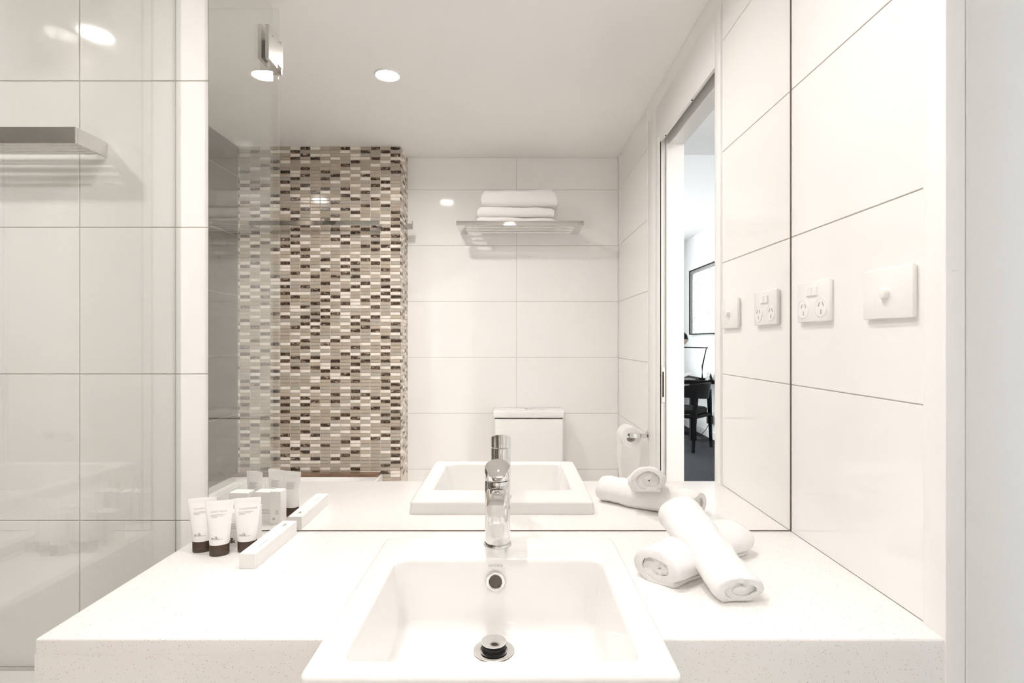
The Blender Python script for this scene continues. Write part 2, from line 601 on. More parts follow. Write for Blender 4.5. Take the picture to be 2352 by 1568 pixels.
box('finger_pull', 0.575, 0.581, YF - 0.0066, YF - 0.006, lp1.z + 0.02, lp0.z - 0.018, 'dark', d1)

# ------------------------------------------------------------------ bedroom beyond the door
XW = 2.61
ff = struct(box('floor_bedroom', -2.6, XW + 0.1, -7.36, 1.0, -0.1, 0.0, 'carpet'))
# keep the carpet out of the bathroom: it is built as two pieces round it
bpy.data.objects.remove(ff)
ff = struct(boxes('floor_bedroom', [(XO, XW + 0.1, YB - 0.12, 1.0, -0.1, 0.0), (-2.6, XW + 0.1, -7.36, YB - 0.12, -0.1, 0.0)], 'carpet'))
struct(box('wall_bedroom_right', XW, XW + 0.1, -7.36, 1.0, 0, 2.78, 'paint'))
struct(boxes('wall_bedroom_far', [(-2.6, -1.8, -7.36, -7.26, 0, 2.78), (1.2, XW, -7.36, -7.26, 0, 2.78),
                                  (-1.8, 1.2, -7.36, -7.26, 0, 0.35), (-1.8, 1.2, -7.36, -7.26, 2.55, 2.78)], 'paint'))
struct(box('wall_bedroom_left', -2.7, -2.6, -7.36, YB - 0.12, 0, 2.78, 'paint'))
struct(boxes('wall_bedroom_near', [(-2.6, XO + 0.002, YB - 0.16, YB - 0.12, 0, 2.78), (XO, XW, 0.9, 1.0, 0, 2.78),
                                   (XO, XO + 0.004, YB - 0.12, -1.175, 0, 2.40), (XO, XO + 0.004, -0.370, 0.9, 0, 2.40),
                                   (XO, XO + 0.004, -1.175, -0.370, 2.18, 2.40)], 'paint'))
struct(boxes('ceiling_bedroom', [(-2.7, XW + 0.1, -7.36, -2.24, 2.78, 2.86), (XO, XW, -2.24, 1.0, 2.40, 2.86),
                                 (-2.7, XO, -2.24, YB - 0.12, 2.40, 2.86)], 'ceiling'))
struct(box('baseboard_bedroom', XW - 0.014, XW, -7.26, 1.0, 0, 0.09, 'gloss_paint'))
w1 = struct(boxes('window_1', [(-1.8, -1.74, -7.34, -7.28, 0.35, 2.55), (1.14, 1.2, -7.34, -7.28, 0.35, 2.55),
                               (-1.74, 1.14, -7.34, -7.28, 0.35, 0.41), (-1.74, 1.14, -7.34, -7.28, 2.49, 2.55),
                               (-0.33, -0.27, -7.34, -7.28, 0.41, 2.49)], 'gloss_paint'))
for a, b in ((-1.74, -0.33), (-0.27, 1.14)):
    box('pane', a, b, -7.313, -7.307, 0.41, 2.49, 'glass', w1)

# desk
dz = 0.768
dk = tag(empty('desk', (2.28, -6.6, 0)), 'black desk against the white wall seen through the doorway', 'desk')
box('desk_top', 1.95, XW - 0.005, -7.2, -5.95, dz - 0.045, dz, 'black_wood', dk, 0.003)
box('leg', 2.29, 2.36, -6.03, -5.96, 0, dz - 0.045, 'black_wood', dk)
box('leg', 2.29, 2.36, -7.19, -7.12, 0, dz - 0.045, 'black_wood', dk)
box('leg', 1.97, 2.03, -7.19, -7.12, 0, dz - 0.045, 'black_wood', dk)
bxn = tag(empty('storage_box', (2.25, -6.55, 0)), 'low black box with a pale lid edge under the black desk', 'box')
box('box_body', 2.02, 2.27, -6.78, -6.42, 0, 0.22, 'black_wood', bxn, 0.004)
box('lid', 2.015, 2.275, -6.785, -6.415, 0.22, 0.238, 'satin', bxn, 0.003)

# chair: curved back band, seat, four splayed legs
ch = tag(empty('desk_chair', (2.05, -5.5, 0)), 'black leather chair with splayed wooden legs beside the desk', 'chair')
A = Vector((2.058, -5.17, 0)); B = Vector((2.392, -5.53, 0))
ab = (B - A).normalized(); fwd = Vector((-0.73, -0.68, 0)).normalized()
Cc = A + fwd * 0.44 + ab * 0.02; Dd = B + fwd * 0.44 - ab * 0.02
mid = (A + B) / 2


def taper_leg(p, q, a, b, name='leg', m='black_wood', parent=None):
    d = (Vector(q) - Vector(p))
    rings = []
    for t, h in ((0, a), (1, b)):
        c = Vector(p) + d * t
        rings.append([c + ab * sx * h + fwd * sy * h for sx, sy in ((-1, -1), (1, -1), (1, 1), (-1, 1))])
    return link(name, bm_mesh(loft_bm(rings), name), m, parent)


sA, sB, sC, sD = (mid + (P - mid) * 0.80 for P in (A, B, Cc, Dd))
taper_leg(A, sA.lerp(mid, 0.02) + Vector((0, 0, 0.70)) + ab * 0.03, 0.013, 0.022, parent=ch)
taper_leg(B, sB + Vector((0, 0, 0.70)) - ab * 0.01, 0.013, 0.022, parent=ch)
taper_leg(Cc, sC + Vector((0, 0, 0.45)), 0.013, 0.022, parent=ch)
taper_leg(Dd, sD + Vector((0, 0, 0.45)), 0.013, 0.022, parent=ch)
seat_c = mid + fwd * 0.21
rings = []
for z, k in ((0.425, 0.92), (0.435, 1.0), (0.475, 1.0), (0.49, 0.9)):
    ring = []
    for i in range(32):
        a = 2 * math.pi * i / 32
        cx = math.copysign(abs(math.cos(a)) ** 0.6, math.cos(a)); sy = math.copysign(abs(math.sin(a)) ** 0.6, math.sin(a))
        ring.append(seat_c + ab * cx * 0.225 * k + fwd * sy * 0.225 * k + Vector((0, 0, z)))
    rings.append(ring)
link('seat', bm_mesh(loft_bm(rings), 'seat'), 'black_leather', ch, 40)
boxlist = []
for P, Q in ((sA, sB), (sC, sD), (sA, sC), (sB, sD)):
    bmr = bmesh.new()
    tube_bm([P + Vector((0, 0, 0.40)), Q + Vector((0, 0, 0.40))], 0.022, 6, bmr)
    link('seat_rail', bm_mesh(bmr, 'seat_rail'), 'black_wood', ch)
rings = []
for i in range(25):
    a = math.radians(-115 + 230 * i / 24)
    rr = 0.255
    dirv = -fwd * math.cos(a) + ab * math.sin(a)
    tgt = seat_c + dirv * rr
    hi = 0.79 - 0.10 * (abs(a) / math.radians(115)) ** 2
    lo = 0.60 + 0.04 * (abs(a) / math.radians(115))
    th = 0.013
    lean = dirv * 0.025
    rings.append([tgt - dirv * th + Vector((0, 0, lo)), tgt + dirv * th + Vector((0, 0, lo)),
                  tgt + dirv * th + lean + Vector((0, 0, hi)), tgt - dirv * th + lean + Vector((0, 0, hi))])
link('backrest', bm_mesh(loft_bm(rings), 'backrest'), 'black_leather', ch, 50)

# desk lamp
Yl = 6.445
lb = Mi(1613, 868, Yl); lt = Mi(1622.5, 799, Yl)
lm = tag(empty('desk_lamp', (lb.x, lb.y, dz)), 'thin black desk lamp with a dark shade on the desk', 'lamp')
cyl('base', (lb.x, lb.y, dz), (lb.x, lb.y, dz + 0.018), 0.048, 'black_wood', lm)
link('stem', bm_mesh(tube_bm([(lb.x, lb.y, dz + 0.015), (lb.x, lb.y, dz + 0.17), (lt.x, lt.y, lt.z)], [0.012, 0.010, 0.006], 8)), 'black_wood', lm)
ax0 = Mi(1548, 797, Yl); ax1 = Mi(1626, 798.5, Yl)
link('arm', bm_mesh(tube_bm([ax0, ax1], 0.007, 8)), 'black_wood', lm)
hc = Mi(1560, 797, Yl)
rings = []
prof = [(0.02, 0.0), (0.075, 0.03), (0.115, 0.085), (0.10, 0.15), (0.05, 0.20), (0.02, 0.215)]
sh = link('shade', bm_mesh(lathe_bm(prof, 28, hc + Vector((0, 0, 0.01)), cap0=True, cap1=True), 'shade'), 'black_wood', lm, 60)
link('shade_rim', bm_mesh(lathe_bm([(0.021, -0.001), (0.078, 0.028), (0.1185, 0.087), (0.1165, 0.095), (0.108, 0.085)], 28, hc + Vector((0.001, 0.004, 0.009))), 'rim'), 'copper', sh, 60)

# things on the desk and the wall
mg = Mi(1594, 869, 6.6)
bm = bmesh.new()
rings = []
for i in range(9):
    t = i / 8
    z = dz + 0.004 + 0.075 * math.sin(t * math.pi * 0.5) ** 2
    rings.append([Vector((2.13 + 0.27 * t, -6.12, z)), Vector((2.13 + 0.27 * t, -6.38, z)),
                  Vector((2.13 + 0.27 * t, -6.38, z - 0.003)), Vector((2.13 + 0.27 * t, -6.12, z - 0.003))])
loft_bm(rings, bm=bm)
box_bm(2.13, 2.40, -6.38, -6.12, dz, dz + 0.006, bm=bm)
tag(link('magazine', bm_mesh(bm), 'magazine'), 'open grey magazine lying on the black desk', 'magazine')
bm = bmesh.new()
rings = []
for y in (-6.08, -5.97):
    rings.append([Vector((2.51, y, dz)), Vector((2.545, y, dz + 0.10)), Vector((2.58, y, dz)), Vector((2.577, y, dz)), Vector((2.545, y, dz + 0.094)), Vector((2.513, y, dz))])
tag(link('tent_card', bm_mesh(loft_bm(rings)), 'magazine'), 'small folded tent card on the desk near the wall', 'card')
# picture
py0 = -6.90; py1 = -5.55; pz0 = 1.365; pz1 = 2.285
pc = tag(empty('framed_picture', (XW, -6.2, pz0)), 'large pale drawing in a black and grey frame on the bedroom wall', 'picture')
boxes('frame', [(XW - 0.045, XW, py0, py0 + 0.012, pz0, pz1), (XW - 0.045, XW, py1 - 0.012, py1, pz0, pz1),
                (XW - 0.045, XW, py0, py1, pz0, pz0 + 0.012), (XW - 0.045, XW, py0, py1, pz1 - 0.012, pz1)], 'black_wood', pc)
boxes('frame_lining', [(XW - 0.034, XW, py0 + 0.012, py0 + 0.075, pz0 + 0.012, pz1 - 0.012), (XW - 0.034, XW, py1 - 0.075, py1 - 0.012, pz0 + 0.012, pz1 - 0.012),
                       (XW - 0.034, XW, py0 + 0.075, py1 - 0.075, pz1 - 0.05, pz1 - 0.012)], 'frame_grey', pc)
box('drawing', XW - 0.02, XW - 0.002, py0 + 0.05, py1 - 0.05, pz0 + 0.012, pz1 - 0.03, 'drawing', pc)
# plug, socket and cable
so = tag(empty('wall_socket', (XW, -6.05, 0.26)), 'white wall socket below the desk with a black plug beside it', 'socket')
box('plate', XW - 0.010, XW, -6.17, -6.05, 0.215, 0.345, 'plastic', so, 0.002)
pg = tag(empty('plug_adapter', (XW - 0.03, -6.06, 0.25)), 'black plug adapter in the wall socket by the desk', 'plug')
box('body', XW - 0.075, XW - 0.0105, -6.10, -6.03, 0.20, 0.31, 'rubber', pg, 0.006)
link('cable', bm_mesh(tube_bm([(XW - 0.05, -6.06, 0.31), (XW - 0.045, -6.07, 0.42), (XW - 0.06, -6.05, 0.52), (XW - 0.05, -6.06, 0.62), (XW - 0.06, -6.05, dz - 0.05)], 0.004, 6)), 'rubber', pg)
link('cable', bm_mesh(tube_bm([(XW - 0.05, -6.07, 0.20), (XW - 0.07, -6.12, 0.12), (XW - 0.12, -6.2, 0.02), (XW - 0.25, -6.3, 0.008), (2.30, -6.25, 0.008), (2.45, -6.02, 0.008), (2.58, -5.98, 0.008)], 0.004, 6)), 'rubber', pg)

# ------------------------------------------------------------------ downlights
def downlight(x, y, power, label, size=0.085, ZC=ZC):
    root = tag(empty('downlight', (x, y, ZC)), label, 'light', 'ceiling downlights')
    link('rim', bm_mesh(lathe_bm([(0.047, 0.0), (0.047, -0.004), (0.040, -0.006), (0.036, 0.0)], 40, (x, y, ZC))), 'gloss_paint', root, 40)
    link('lens', bm_mesh(lathe_bm([(0.0005, -0.0015), (0.039, -0.0015)], 40, (x, y, ZC))), 'lens', root)
    ld = bpy.data.lights.new('lamp', 'AREA')
    ld.shape = 'DISK'; ld.size = size; ld.energy = power; ld.color = LAMP_COL
    ld.spread = math.radians(165)
    lo = bpy.data.objects.new('lamp', ld)
    lo.location = (x, y, ZC - 0.007)
    COL.objects.link(lo)
    lo.parent = root
    lo.matrix_parent_inverse = base_matrix(root).inverted()


dl = Mi(890, 170, 1111 / 614.0)
downlight(dl.x, dl.y, LAMP_MAIN, 'round lit downlight in the ceiling, reflected high in the mirror')
downlight(-0.02, -0.30, LAMP_BASIN, 'round lit downlight in the ceiling above the wash basin')
downlight(-1.33, -0.63, LAMP_BATH, 'round lit downlight in the ceiling above the bath')
downlight(1.55, 0.10, HALL, 'round lit downlight in the hallway ceiling outside the door', 0.085, 2.40)

# ------------------------------------------------------------------ mirror
mz0 = ZT + 0.0028
mr = tag(empty('wall_mirror', (0, 0, mz0)), 'large frameless mirror on the wall above the white worktop', 'mirror')
box('mirror_glass', -0.6185, XR - 0.0025, 0.0, 0.0045, mz0, 2.2, 'mirror', mr)
boxes('mirror_edge', [(-0.6198, -0.6185, 0.0005, 0.005, mz0, 2.2), (XR - 0.0025, XR - 0.0003, 0.0005, 0.005, mz0, 2.2),
                      (-0.6198, XR - 0.0003, 0.0015, 0.005, ZT + 0.0006, mz0)], 'edge', mr)

# ------------------------------------------------------------------ worktop with notch for the basin
BX = -0.023                  # basin centre
BW = 0.2075                  # half width
YBB, YBF = -0.0994 * D, -0.474 * D
ZR = ZE - 404.5 * S          # rim
YC = -0.362 * D              # front of the worktop
XCL = -700 * S
bm = bmesh.new()
prof = [(XCL, 0.004), (XCL, YC), (BX - BW + 0.012, YC), (BX - BW + 0.012, YBB - 0.012), (BX + BW - 0.012, YBB - 0.012),
        (BX + BW - 0.012, YC), (XR - 0.001, YC), (XR - 0.001, 0.004)]
bot = [bm.verts.new((x, y, ZT - 0.02)) for x, y in prof]
top = [bm.verts.new((x, y, ZT)) for x, y in prof]
bm.faces.new(top)
bm.faces.new(bot[::-1])
for i in range(8):
    k = (i + 1) % 8
    bm.faces.new((bot[i], bot[k], top[k], top[i]))
bmesh.ops.recalc_face_normals(bm, faces=bm.faces)
ed = [e for e in bm.edges if all(abs(v.co.z - ZT) < 1e-6 for v in e.verts) and (all(abs(v.co.y - YC) < 1e-6 for v in e.verts) or all(abs(v.co.x - XCL) < 1e-6 for v in e.verts))]
ed += [e for e in bm.edges if all(abs(v.co.x - XCL) < 1e-6 and abs(v.co.y - YC) < 1e-6 for v in e.verts)]
bmesh.ops.bevel(bm, geom=ed, offset=0.003, segments=3, profile=0.5, affect='EDGES')
wt = tag(empty('worktop', (0, -0.2, ZT - 0.12)), 'white speckled stone worktop under the mirror holding the basin', 'worktop')
link('top_slab', bm_mesh(bm, 'top_slab'), 'quartz', wt, 30)
box('apron', XCL + 0.0001, BX - BW + 0.012, YC + 0.0002, YC + 0.02, ZT - 0.13, ZT - 0.02, 'quartz', wt)
box('apron', BX + BW - 0.012, XR - 0.0012, YC + 0.0002, YC + 0.02, ZT - 0.13, ZT - 0.02, 'quartz', wt)
box('end_panel', XCL + 0.0001, XCL + 0.02, YC + 0.02, 0.003, ZT - 0.13, ZT - 0.02, 'quartz', wt)
cb = tag(empty('vanity_cabinet', (0, -0.2, 0)), 'white cabinet carrying the stone worktop', 'cabinet')
box('body', XCL + 0.022, XR - 0.004, YC + 0.03, 0.003, 0.10, ZT - 0.14, 'cabinet', cb)
for k in range(3):
    x0 = XCL + 0.024 + k * 0.395
    dd = box('door', x0, x0 + 0.392, YC + 0.012, YC + 0.0295, 0.105, ZT - 0.145, 'cabinet', cb, 0.002)
    box('handle', x0 + 0.15, x0 + 0.24, YC - 0.004, YC + 0.0118, 0.66, 0.67, 'chrome', dd, 0.002)
box('kickboard', XCL + 0.03, XR - 0.004, YC + 0.07, 0.003, 0.0, 0.10, 'cabinet', cb)

# ------------------------------------------------------------------ basin
bs = tag(empty('wash_basin', (BX, (YBB + YBF) / 2, ZT)), 'square white ceramic wash basin let into the worktop', 'basin')
cyo = (YBB + YBF) / 2; hyo = (YBB - YBF) / 2
oy0, oy1 = -0.503, -0.2145          # bowl opening front / back
cyi = (oy0 + oy1) / 2; hyi = (oy1 - oy0) / 2
ZFL = ZR - 0.114
rings = [rrect(BX, cyo - 0.01, BW - 0.05, hyo - 0.06, 0.03, ZR - 0.15),
         rrect(BX, cyo, BW - 0.012, hyo - 0.012, 0.015, ZT - 0.05),
         rrect(BX, cyo, BW - 0.012, hyo - 0.012, 0.015, ZT + 0.0002),
         rrect(BX, cyo, BW + 0.0015, hyo + 0.0015, 0.012, ZT + 0.0004)]
R0 = 0.0065
for a in range(0, 91, 15):
    q = math.radians(a)
    rings.append(rrect(BX, cyo, BW - R0 + R0 * math.cos(q), hyo - R0 + R0 * math.sin(math.pi / 2 - q), 0.013, ZR - R0 + R0 * math.sin(q)))
hx0 = 0.168
R1 = 0.007
for a in range(90, -1, -15):
    q = math.radians(a)
    rings.append(rrect(BX, cyi, hx0 + R1 - R1 * math.cos(q), hyi + R1 - R1 * math.cos(q), 0.020, ZR - R1 + R1 * math.sin(q)))
hxb, hyb = 0.158, hyi - 0.006
R2 = 0.022
for a in range(0, 91, 15):
    q = math.radians(a)
    k = R2 * (1 - math.cos(q))
    rings.append(rrect(BX, cyi, hxb - k, hyb - k, 0.022, ZFL + R2 - R2 * math.sin(q)))
dx, dy = -0.028, -0.279
for t in (0.35, 0.7, 0.93):
    rr = rrect(BX, cyi, hxb - R2, hyb - R2, 0.02, ZFL)
    rings.append([p.lerp(Vector((dx, dy, ZFL - 0.003)), t) for p in rr])
bowl = link('bowl', bm_mesh(loft_bm(rings, True, True), 'bowl'), 'ceramic', bs, 50)
# overflow ring on the back of the bowl; its hole's shade is a dark disc
oc = R(1138, 1335, 0.806); oc.y = -0.2178
def ring_y(c, prof, n=32):           # lathe about the y axis
    rr = [[c + Vector((r * math.cos(2 * math.pi * i / n), y, r * math.sin(2 * math.pi * i / n))) for i in range(n)] for r, y in prof]
    return loft_bm(rr, False, True)
link('overflow_ring', bm_mesh(ring_y(oc, [(0.0162, 0.0), (0.0162, -0.0015), (0.0150, -0.0030), (0.0125, -0.0032), (0.0110, -0.0022), (0.0108, -0.0008)])), 'chrome', bs, 40)
link('overflow_shade_disc', bm_mesh(ring_y(oc, [(0.0108, -0.0008), (0.0107, -0.0010), (0.0106, -0.0011)])), 'hole_shade', bs, 40)
# waste: flange, pop up plug on black seals
link('waste_flange', bm_mesh(lathe_bm([(0.0310, 0.0), (0.0308, 0.0016), (0.029, 0.0024), (0.0215, 0.0010), (0.0195, -0.004), (0.004, -0.005)], 40, (dx, dy, ZFL - 0.0008), cap1=True)), 'chrome', bs, 40)
pl = link('plug', bm_mesh(lathe_bm([(0.0185, 0.0110), (0.0195, 0.0124), (0.0190, 0.0138), (0.012, 0.0150), (0.002, 0.0156)], 40, (dx, dy, ZFL), cap0=True, cap1=True)), 'chrome', bs, 60)
link('plug_seal', bm_mesh(lathe_bm([(0.0165, -0.004), (0.0192, 0.0012), (0.0192, 0.0030), (0.0172, 0.0038), (0.0170, 0.0052), (0.0186, 0.0060), (0.0186, 0.0080), (0.0168, 0.0088), (0.0168, 0.0112)], 40, (dx, dy, ZFL))), 'rubber', pl, 30)
tm = text_mesh('caroma', 0.0075, extrude=0.0001, space=1.05)
o = loc('brand_lettering', tm, 'ink_light', None)
tp = R(1138, 1298, 0.808)
o.location = (tp.x, -0.2172, tp.z - 0.002); o.rotation_euler = (math.pi / 2, 0, 0)
o.parent = bs; o.matrix_parent_inverse = base_matrix(bs).inverted()

# ------------------------------------------------------------------ mixer tap
tx, ty = -0.0255, -0.1495
tp = tag(empty('mixer_tap', (tx, ty, ZR)), 'chrome single-lever mixer tap at the back of the basin', 'tap')
rb = 0.0222


def tp_loc(name, bm, m, smooth=40, parent=tp):
    return loc(name, bm_mesh(bm, name), m, parent, smooth)


tp_loc('base_ring', lathe_bm([(0.0225, 0.0), (0.0248, 0.0), (0.0250, 0.0025), (0.0240, 0.0048), (0.0222, 0.0050)], 48), 'chrome')
tp_loc('body', lathe_bm([(0.0215, 0.004), (0.0222, 0.006), (rb, 0.02), (rb, 0.112), (rb - 0.001, 0.1145)], 48, cap1=True), 'chrome', 35)
# lever cap: cylinder cut by a plane falling to the front, front corners cut back
def cap_ring(z):
    pts = []
    for i in range(64):
        a = 2 * math.pi * i / 64
        pts.append(Vector((rb * math.cos(a), rb * math.sin(a), z)))
    return pts


rings = [cap_ring(0.1165), cap_ring(0.1180)]
topr = []
for p in cap_ring(0):
    x_, y_ = p.x, p.y
    if y_ < 0:                       # straight tapering sides to a blunt front edge
        t_ = math.atan2(-p.y, abs(p.x)) / (math.pi / 2)
        if t_ < 0.72:
            k = t_ / 0.72
            x_ = math.copysign(0.0222 - 0.0092 * k, p.x); y_ = -0.0245 * k
        else:
            k = (t_ - 0.72) / 0.28
            x_ = math.copysign(0.0130 * (1 - k), p.x); y_ = -0.0245 - 0.001 * k
    topr.append(Vector((x_, y_, 0.1365 + 0.0105 * (y_ / rb))))
mid_r = [a.lerp(b, 0.9) for a, b in zip(rings[1], topr)]
rings += [mid_r, topr, [Vector((p.x * 0.95, p.y * 0.95, 0.1365 + 0.0105 * (p.y * 0.95 / rb) + 0.0008)) for p in topr]]
tp_loc('lever', loft_bm(rings), 'chrome', 35)
# spout towards the basin
rings = []
for t in [i / 12 for i in range(13)]:
    y_ = -0.010 - 0.105 * t
    zt = 0.1085 - 0.004 * t + 0.003 * math.sin(t * math.pi)
    zb = 0.060 + 0.021 * t ** 0.6
    hw_t = 0.0195 - 0.0035 * t
    hw_b = 0.0165 - 0.0045 * t
    if t > 0.93:
        zb += 0.003; zt -= 0.001
    ring = []
    for i in range(24):
        a = 2 * math.pi * i / 24
        cx = math.copysign(abs(math.cos(a)) ** 0.45, math.cos(a)); sz = math.copysign(abs(math.sin(a)) ** 0.45, math.sin(a))
        z_ = (zt + zb) / 2 + sz * (zt - zb) / 2
        hw = hw_b + (hw_t - hw_b) * (sz + 1) / 2
        ring.append(Vector((cx * hw, y_, z_)))
    rings.append(ring)
tp_loc('spout', loft_bm(rings), 'chrome', 35)
tp_loc('aerator', lathe_bm([(0.0112, 0.084), (0.0112, 0.0735), (0.0100, 0.0715), (0.002, 0.0725)], 32, (0, -0.098, 0), cap1=True), 'chrome', 40)

# ------------------------------------------------------------------ toiletries
HT = 0.098


def tube_ab(z):
    t = max(0.0, min(1.0, (z - 0.020) / (0.089 - 0.020)))
    a = 0.0163 + (0.0232 - 0.0163) * t
    b = 0.0112 * (1 - t ** 1.35) + 0.0009
    return a, b


def wrap(me, x0, z0):
    """lay flat lettering (x right, y up) on the front of a tube"""
    for v in me.vertices:
        x_, z_ = v.co.x + x0, v.co.y + z0
        a, b = tube_ab(z_)
        k = max(0.0, 1 - (x_ / a) ** 2)
        v.co = Vector((x_, -b * math.sqrt(k) - 0.00025 - v.co.z, z_))
    return me


def strip_mesh(lines, n=14):
    bm = bmesh.new()
    for (x0, x1, z, h) in lines:
        vs_ = []
        for i in range(n + 1):
            x_ = x0 + (x1 - x0) * i / n
            vs_.append((bm.verts.new((x_, z - h / 2, 0)), bm.verts.new((x_, z + h / 2, 0))))
        for i in range(n):
            bm.faces.new((vs_[i][0], vs_[i + 1][0], vs_[i + 1][1], vs_[i][1]))
    return bm_mesh(bm, 'print')


def milk_logo(size, flat=True):
    me = text_mesh('milk', size, 'LEFT', bold=0.0)
    bm = bmesh.new(); bm.from_mesh(me)
    for v_ in bm.verts:                      # tall thin ascenders, low wide m
        if v_.co.y > size * 0.5:
            v_.co.y = size * 0.5 + (v_.co.y - size * 0.5) * 1.7
    xr = max(v_.co.x for v_ in bm.verts)
    a = [bm.verts.new(p) for p in ((xr - size * 0.08, 0, 0), (xr + size * 0.95, 0, 0), (xr + size * 0.95, size * 0.07, 0), (xr - size * 0.08, size * 0.07, 0))]
    bm.faces.new(a)
    return bm_mesh(bm, 'logo')


def toiletry_tube(x, y, rz, title, label, lines):
    t = tag(empty('toiletry_tube', (x, y, ZT), rz), label, 'tube', 'small toiletry tubes on the worktop')
    n = 40
    prof = [(0.0, 0.9), (0.0008, 0.97), (0.003, 1.0), (0.0072, 1.0), (0.0076, 0.975), (0.0080, 1.0), (0.0200, 1.0), (0.0204, 0.98)]
    rings = [[Vector((0.0166 * k * math.cos(2 * math.pi * i / n), 0.0116 * k * math.sin(2 * math.pi * i / n), z)) for i in range(n)] for z, k in prof]
    loc('cap', bm_mesh(loft_bm(rings)), 'cap', t, 35)
    rings = []
    for z in (0.0203, 0.024, 0.030, 0.038, 0.046, 0.054, 0.062, 0.070, 0.077, 0.083, 0.087, 0.0895):
        a, b = tube_ab(z)
        rings.append([Vector((a * math.cos(2 * math.pi * i / n), b * math.sin(2 * math.pi * i / n), z)) for i in range(n)])
    for z, b in ((0.0902, 0.0008), (HT - 0.0005, 0.0008), (HT, 0.0006)):
        a = 0.0236
        rings.append([Vector((a * math.copysign(abs(math.cos(2 * math.pi * i / n)) ** 0.6, math.cos(2 * math.pi * i / n)), b * math.sin(2 * math.pi * i / n), z)) for i in range(n)])
    loc('body', bm_mesh(loft_bm(rings)), 'tube', t, 50)
    tm = wrap(text_mesh(title, 0.0042, 'LEFT', space=1.1), -0.0135, 0.0775)
    loc('lettering', tm, 'ink_light', t)
    sm = strip_mesh(lines)
    loc('small_print', wrap(sm, 0, 0), 'ink_light', t)
    loc('logo', wrap(milk_logo(0.0072), -0.0125, 0.0305), 'ink', t)
    # back print: grey text block
    bl = strip_mesh([(-0.011, 0.011 - 0.004 * (i % 3 == 2), 0.074 - 0.0022 * i, 0.0007) for i in range(7)])
    wrap(bl, 0, 0)
    for v_ in bl.vertices:
        v_.co.y *= -1
    loc('back_print', bl, 'ink_light', t)
    return t


ln = [(-0.0135, 0.0105, 0.0735, 0.0007), (-0.0135, 0.0065, 0.0712, 0.0007), (-0.0135, -0.0035, 0.0690, 0.0007)]
toiletry_tube(-0.573, -0.104, math.radians(22), 'SHAMPOO', 'white SHAMPOO tube on a brown cap, nearest the glass screen', ln)
toiletry_tube(-0.532, -0.122, math.radians(20), 'BODY WASH', 'white BODY WASH tube on a brown cap, foremost of three', ln)
toiletry_tube(-0.490, -0.104, math.radians(16), 'CONDITIONER', 'white CONDITIONER tube on a brown cap beside the long carton', ln)


def carton(x, y, wx, wy, h, rz, label, front=True):
    t = tag(empty('carton', (x, y, ZT), rz), label, 'carton', 'small white cartons behind the tubes')
    box('box_body', -wx / 2, wx / 2, -wy / 2, wy / 2, 0, h, 'carton', t, 0.0006, local=True)
    lg = text_mesh('milk', 0.011, 'CENTER', bold=0.0003)
    for v_ in lg.vertices:
        z_ = v_.co.y * (1.25 if v_.co.y > 0.0055 else 1.0)
        v_.co = Vector((v_.co.x, -wy / 2 - 0.0002, 0.0075 + z_))
    loc('logo', lg, 'ink_dark', t)
    sm = strip_mesh([(-wx / 2 + 0.006, wx / 2 - 0.006, h * 0.66 - 0.0035 * i, 0.0006) for i in range(3)], 2)
    for v_ in sm.vertices:
        v_.co = Vector((v_.co.x, -wy / 2 - 0.0002, v_.co.y))
    loc('small_print', sm, 'ink_light', t)
    sm = strip_mesh([(-wx / 2 + 0.005, wx / 2 - 0.012, h * 0.42 - 0.0026 * i, 0.0009) for i in range(4)] + [(wx / 2 - 0.011, wx / 2 - 0.006, h * 0.16, 0.004)], 2)
    for v_ in sm.vertices:
        v_.co = Vector((-v_.co.x, wy / 2 + 0.0002, v_.co.y))
    loc('back_print', sm, 'ink_light', t)
    return t


carton(-0.583, -0.068, 0.042, 0.030, 0.064, math.radians(4), 'small white carton behind the SHAMPOO tube')
carton(-0.5325, -0.072, 0.040, 0.028, 0.064, math.radians(5), 'small white carton between the BODY WASH and CONDITIONER tubes')
carton(-0.5010, -0.058, 0.024, 0.026, 0.069, math.radians(3), 'narrow white carton behind the CONDITIONER tube')

lc = tag(empty('long_carton', (-0.449, -0.100, ZT), math.radians(-0.8)), 'long narrow white carton pointing at the mirror', 'carton')
box('box_body', -0.0145, 0.0145, -0.087, 0.087, 0, 0.0262, 'carton', lc, 0.0008, local=True)
box('end_flap', -0.0135, 0.0135, -0.0876, -0.0871, 0.001, 0.0245, 'carton', lc, local=True)
lg = milk_logo(0.0085)
for v_ in lg.vertices:
    v_.co = Vector((v_.co.y - 0.002, v_.co.x + 0.052, 0.0264))
loc('logo', lg, 'ink', lc)
sm = strip_mesh([(-0.055, -0.02, 0.004, 0.0012)], 2)
for v_ in sm.vertices:
    v_.co = Vector((v_.co.y, v_.co.x, 0.0264))
loc('small_print', sm, 'ink_light', lc)


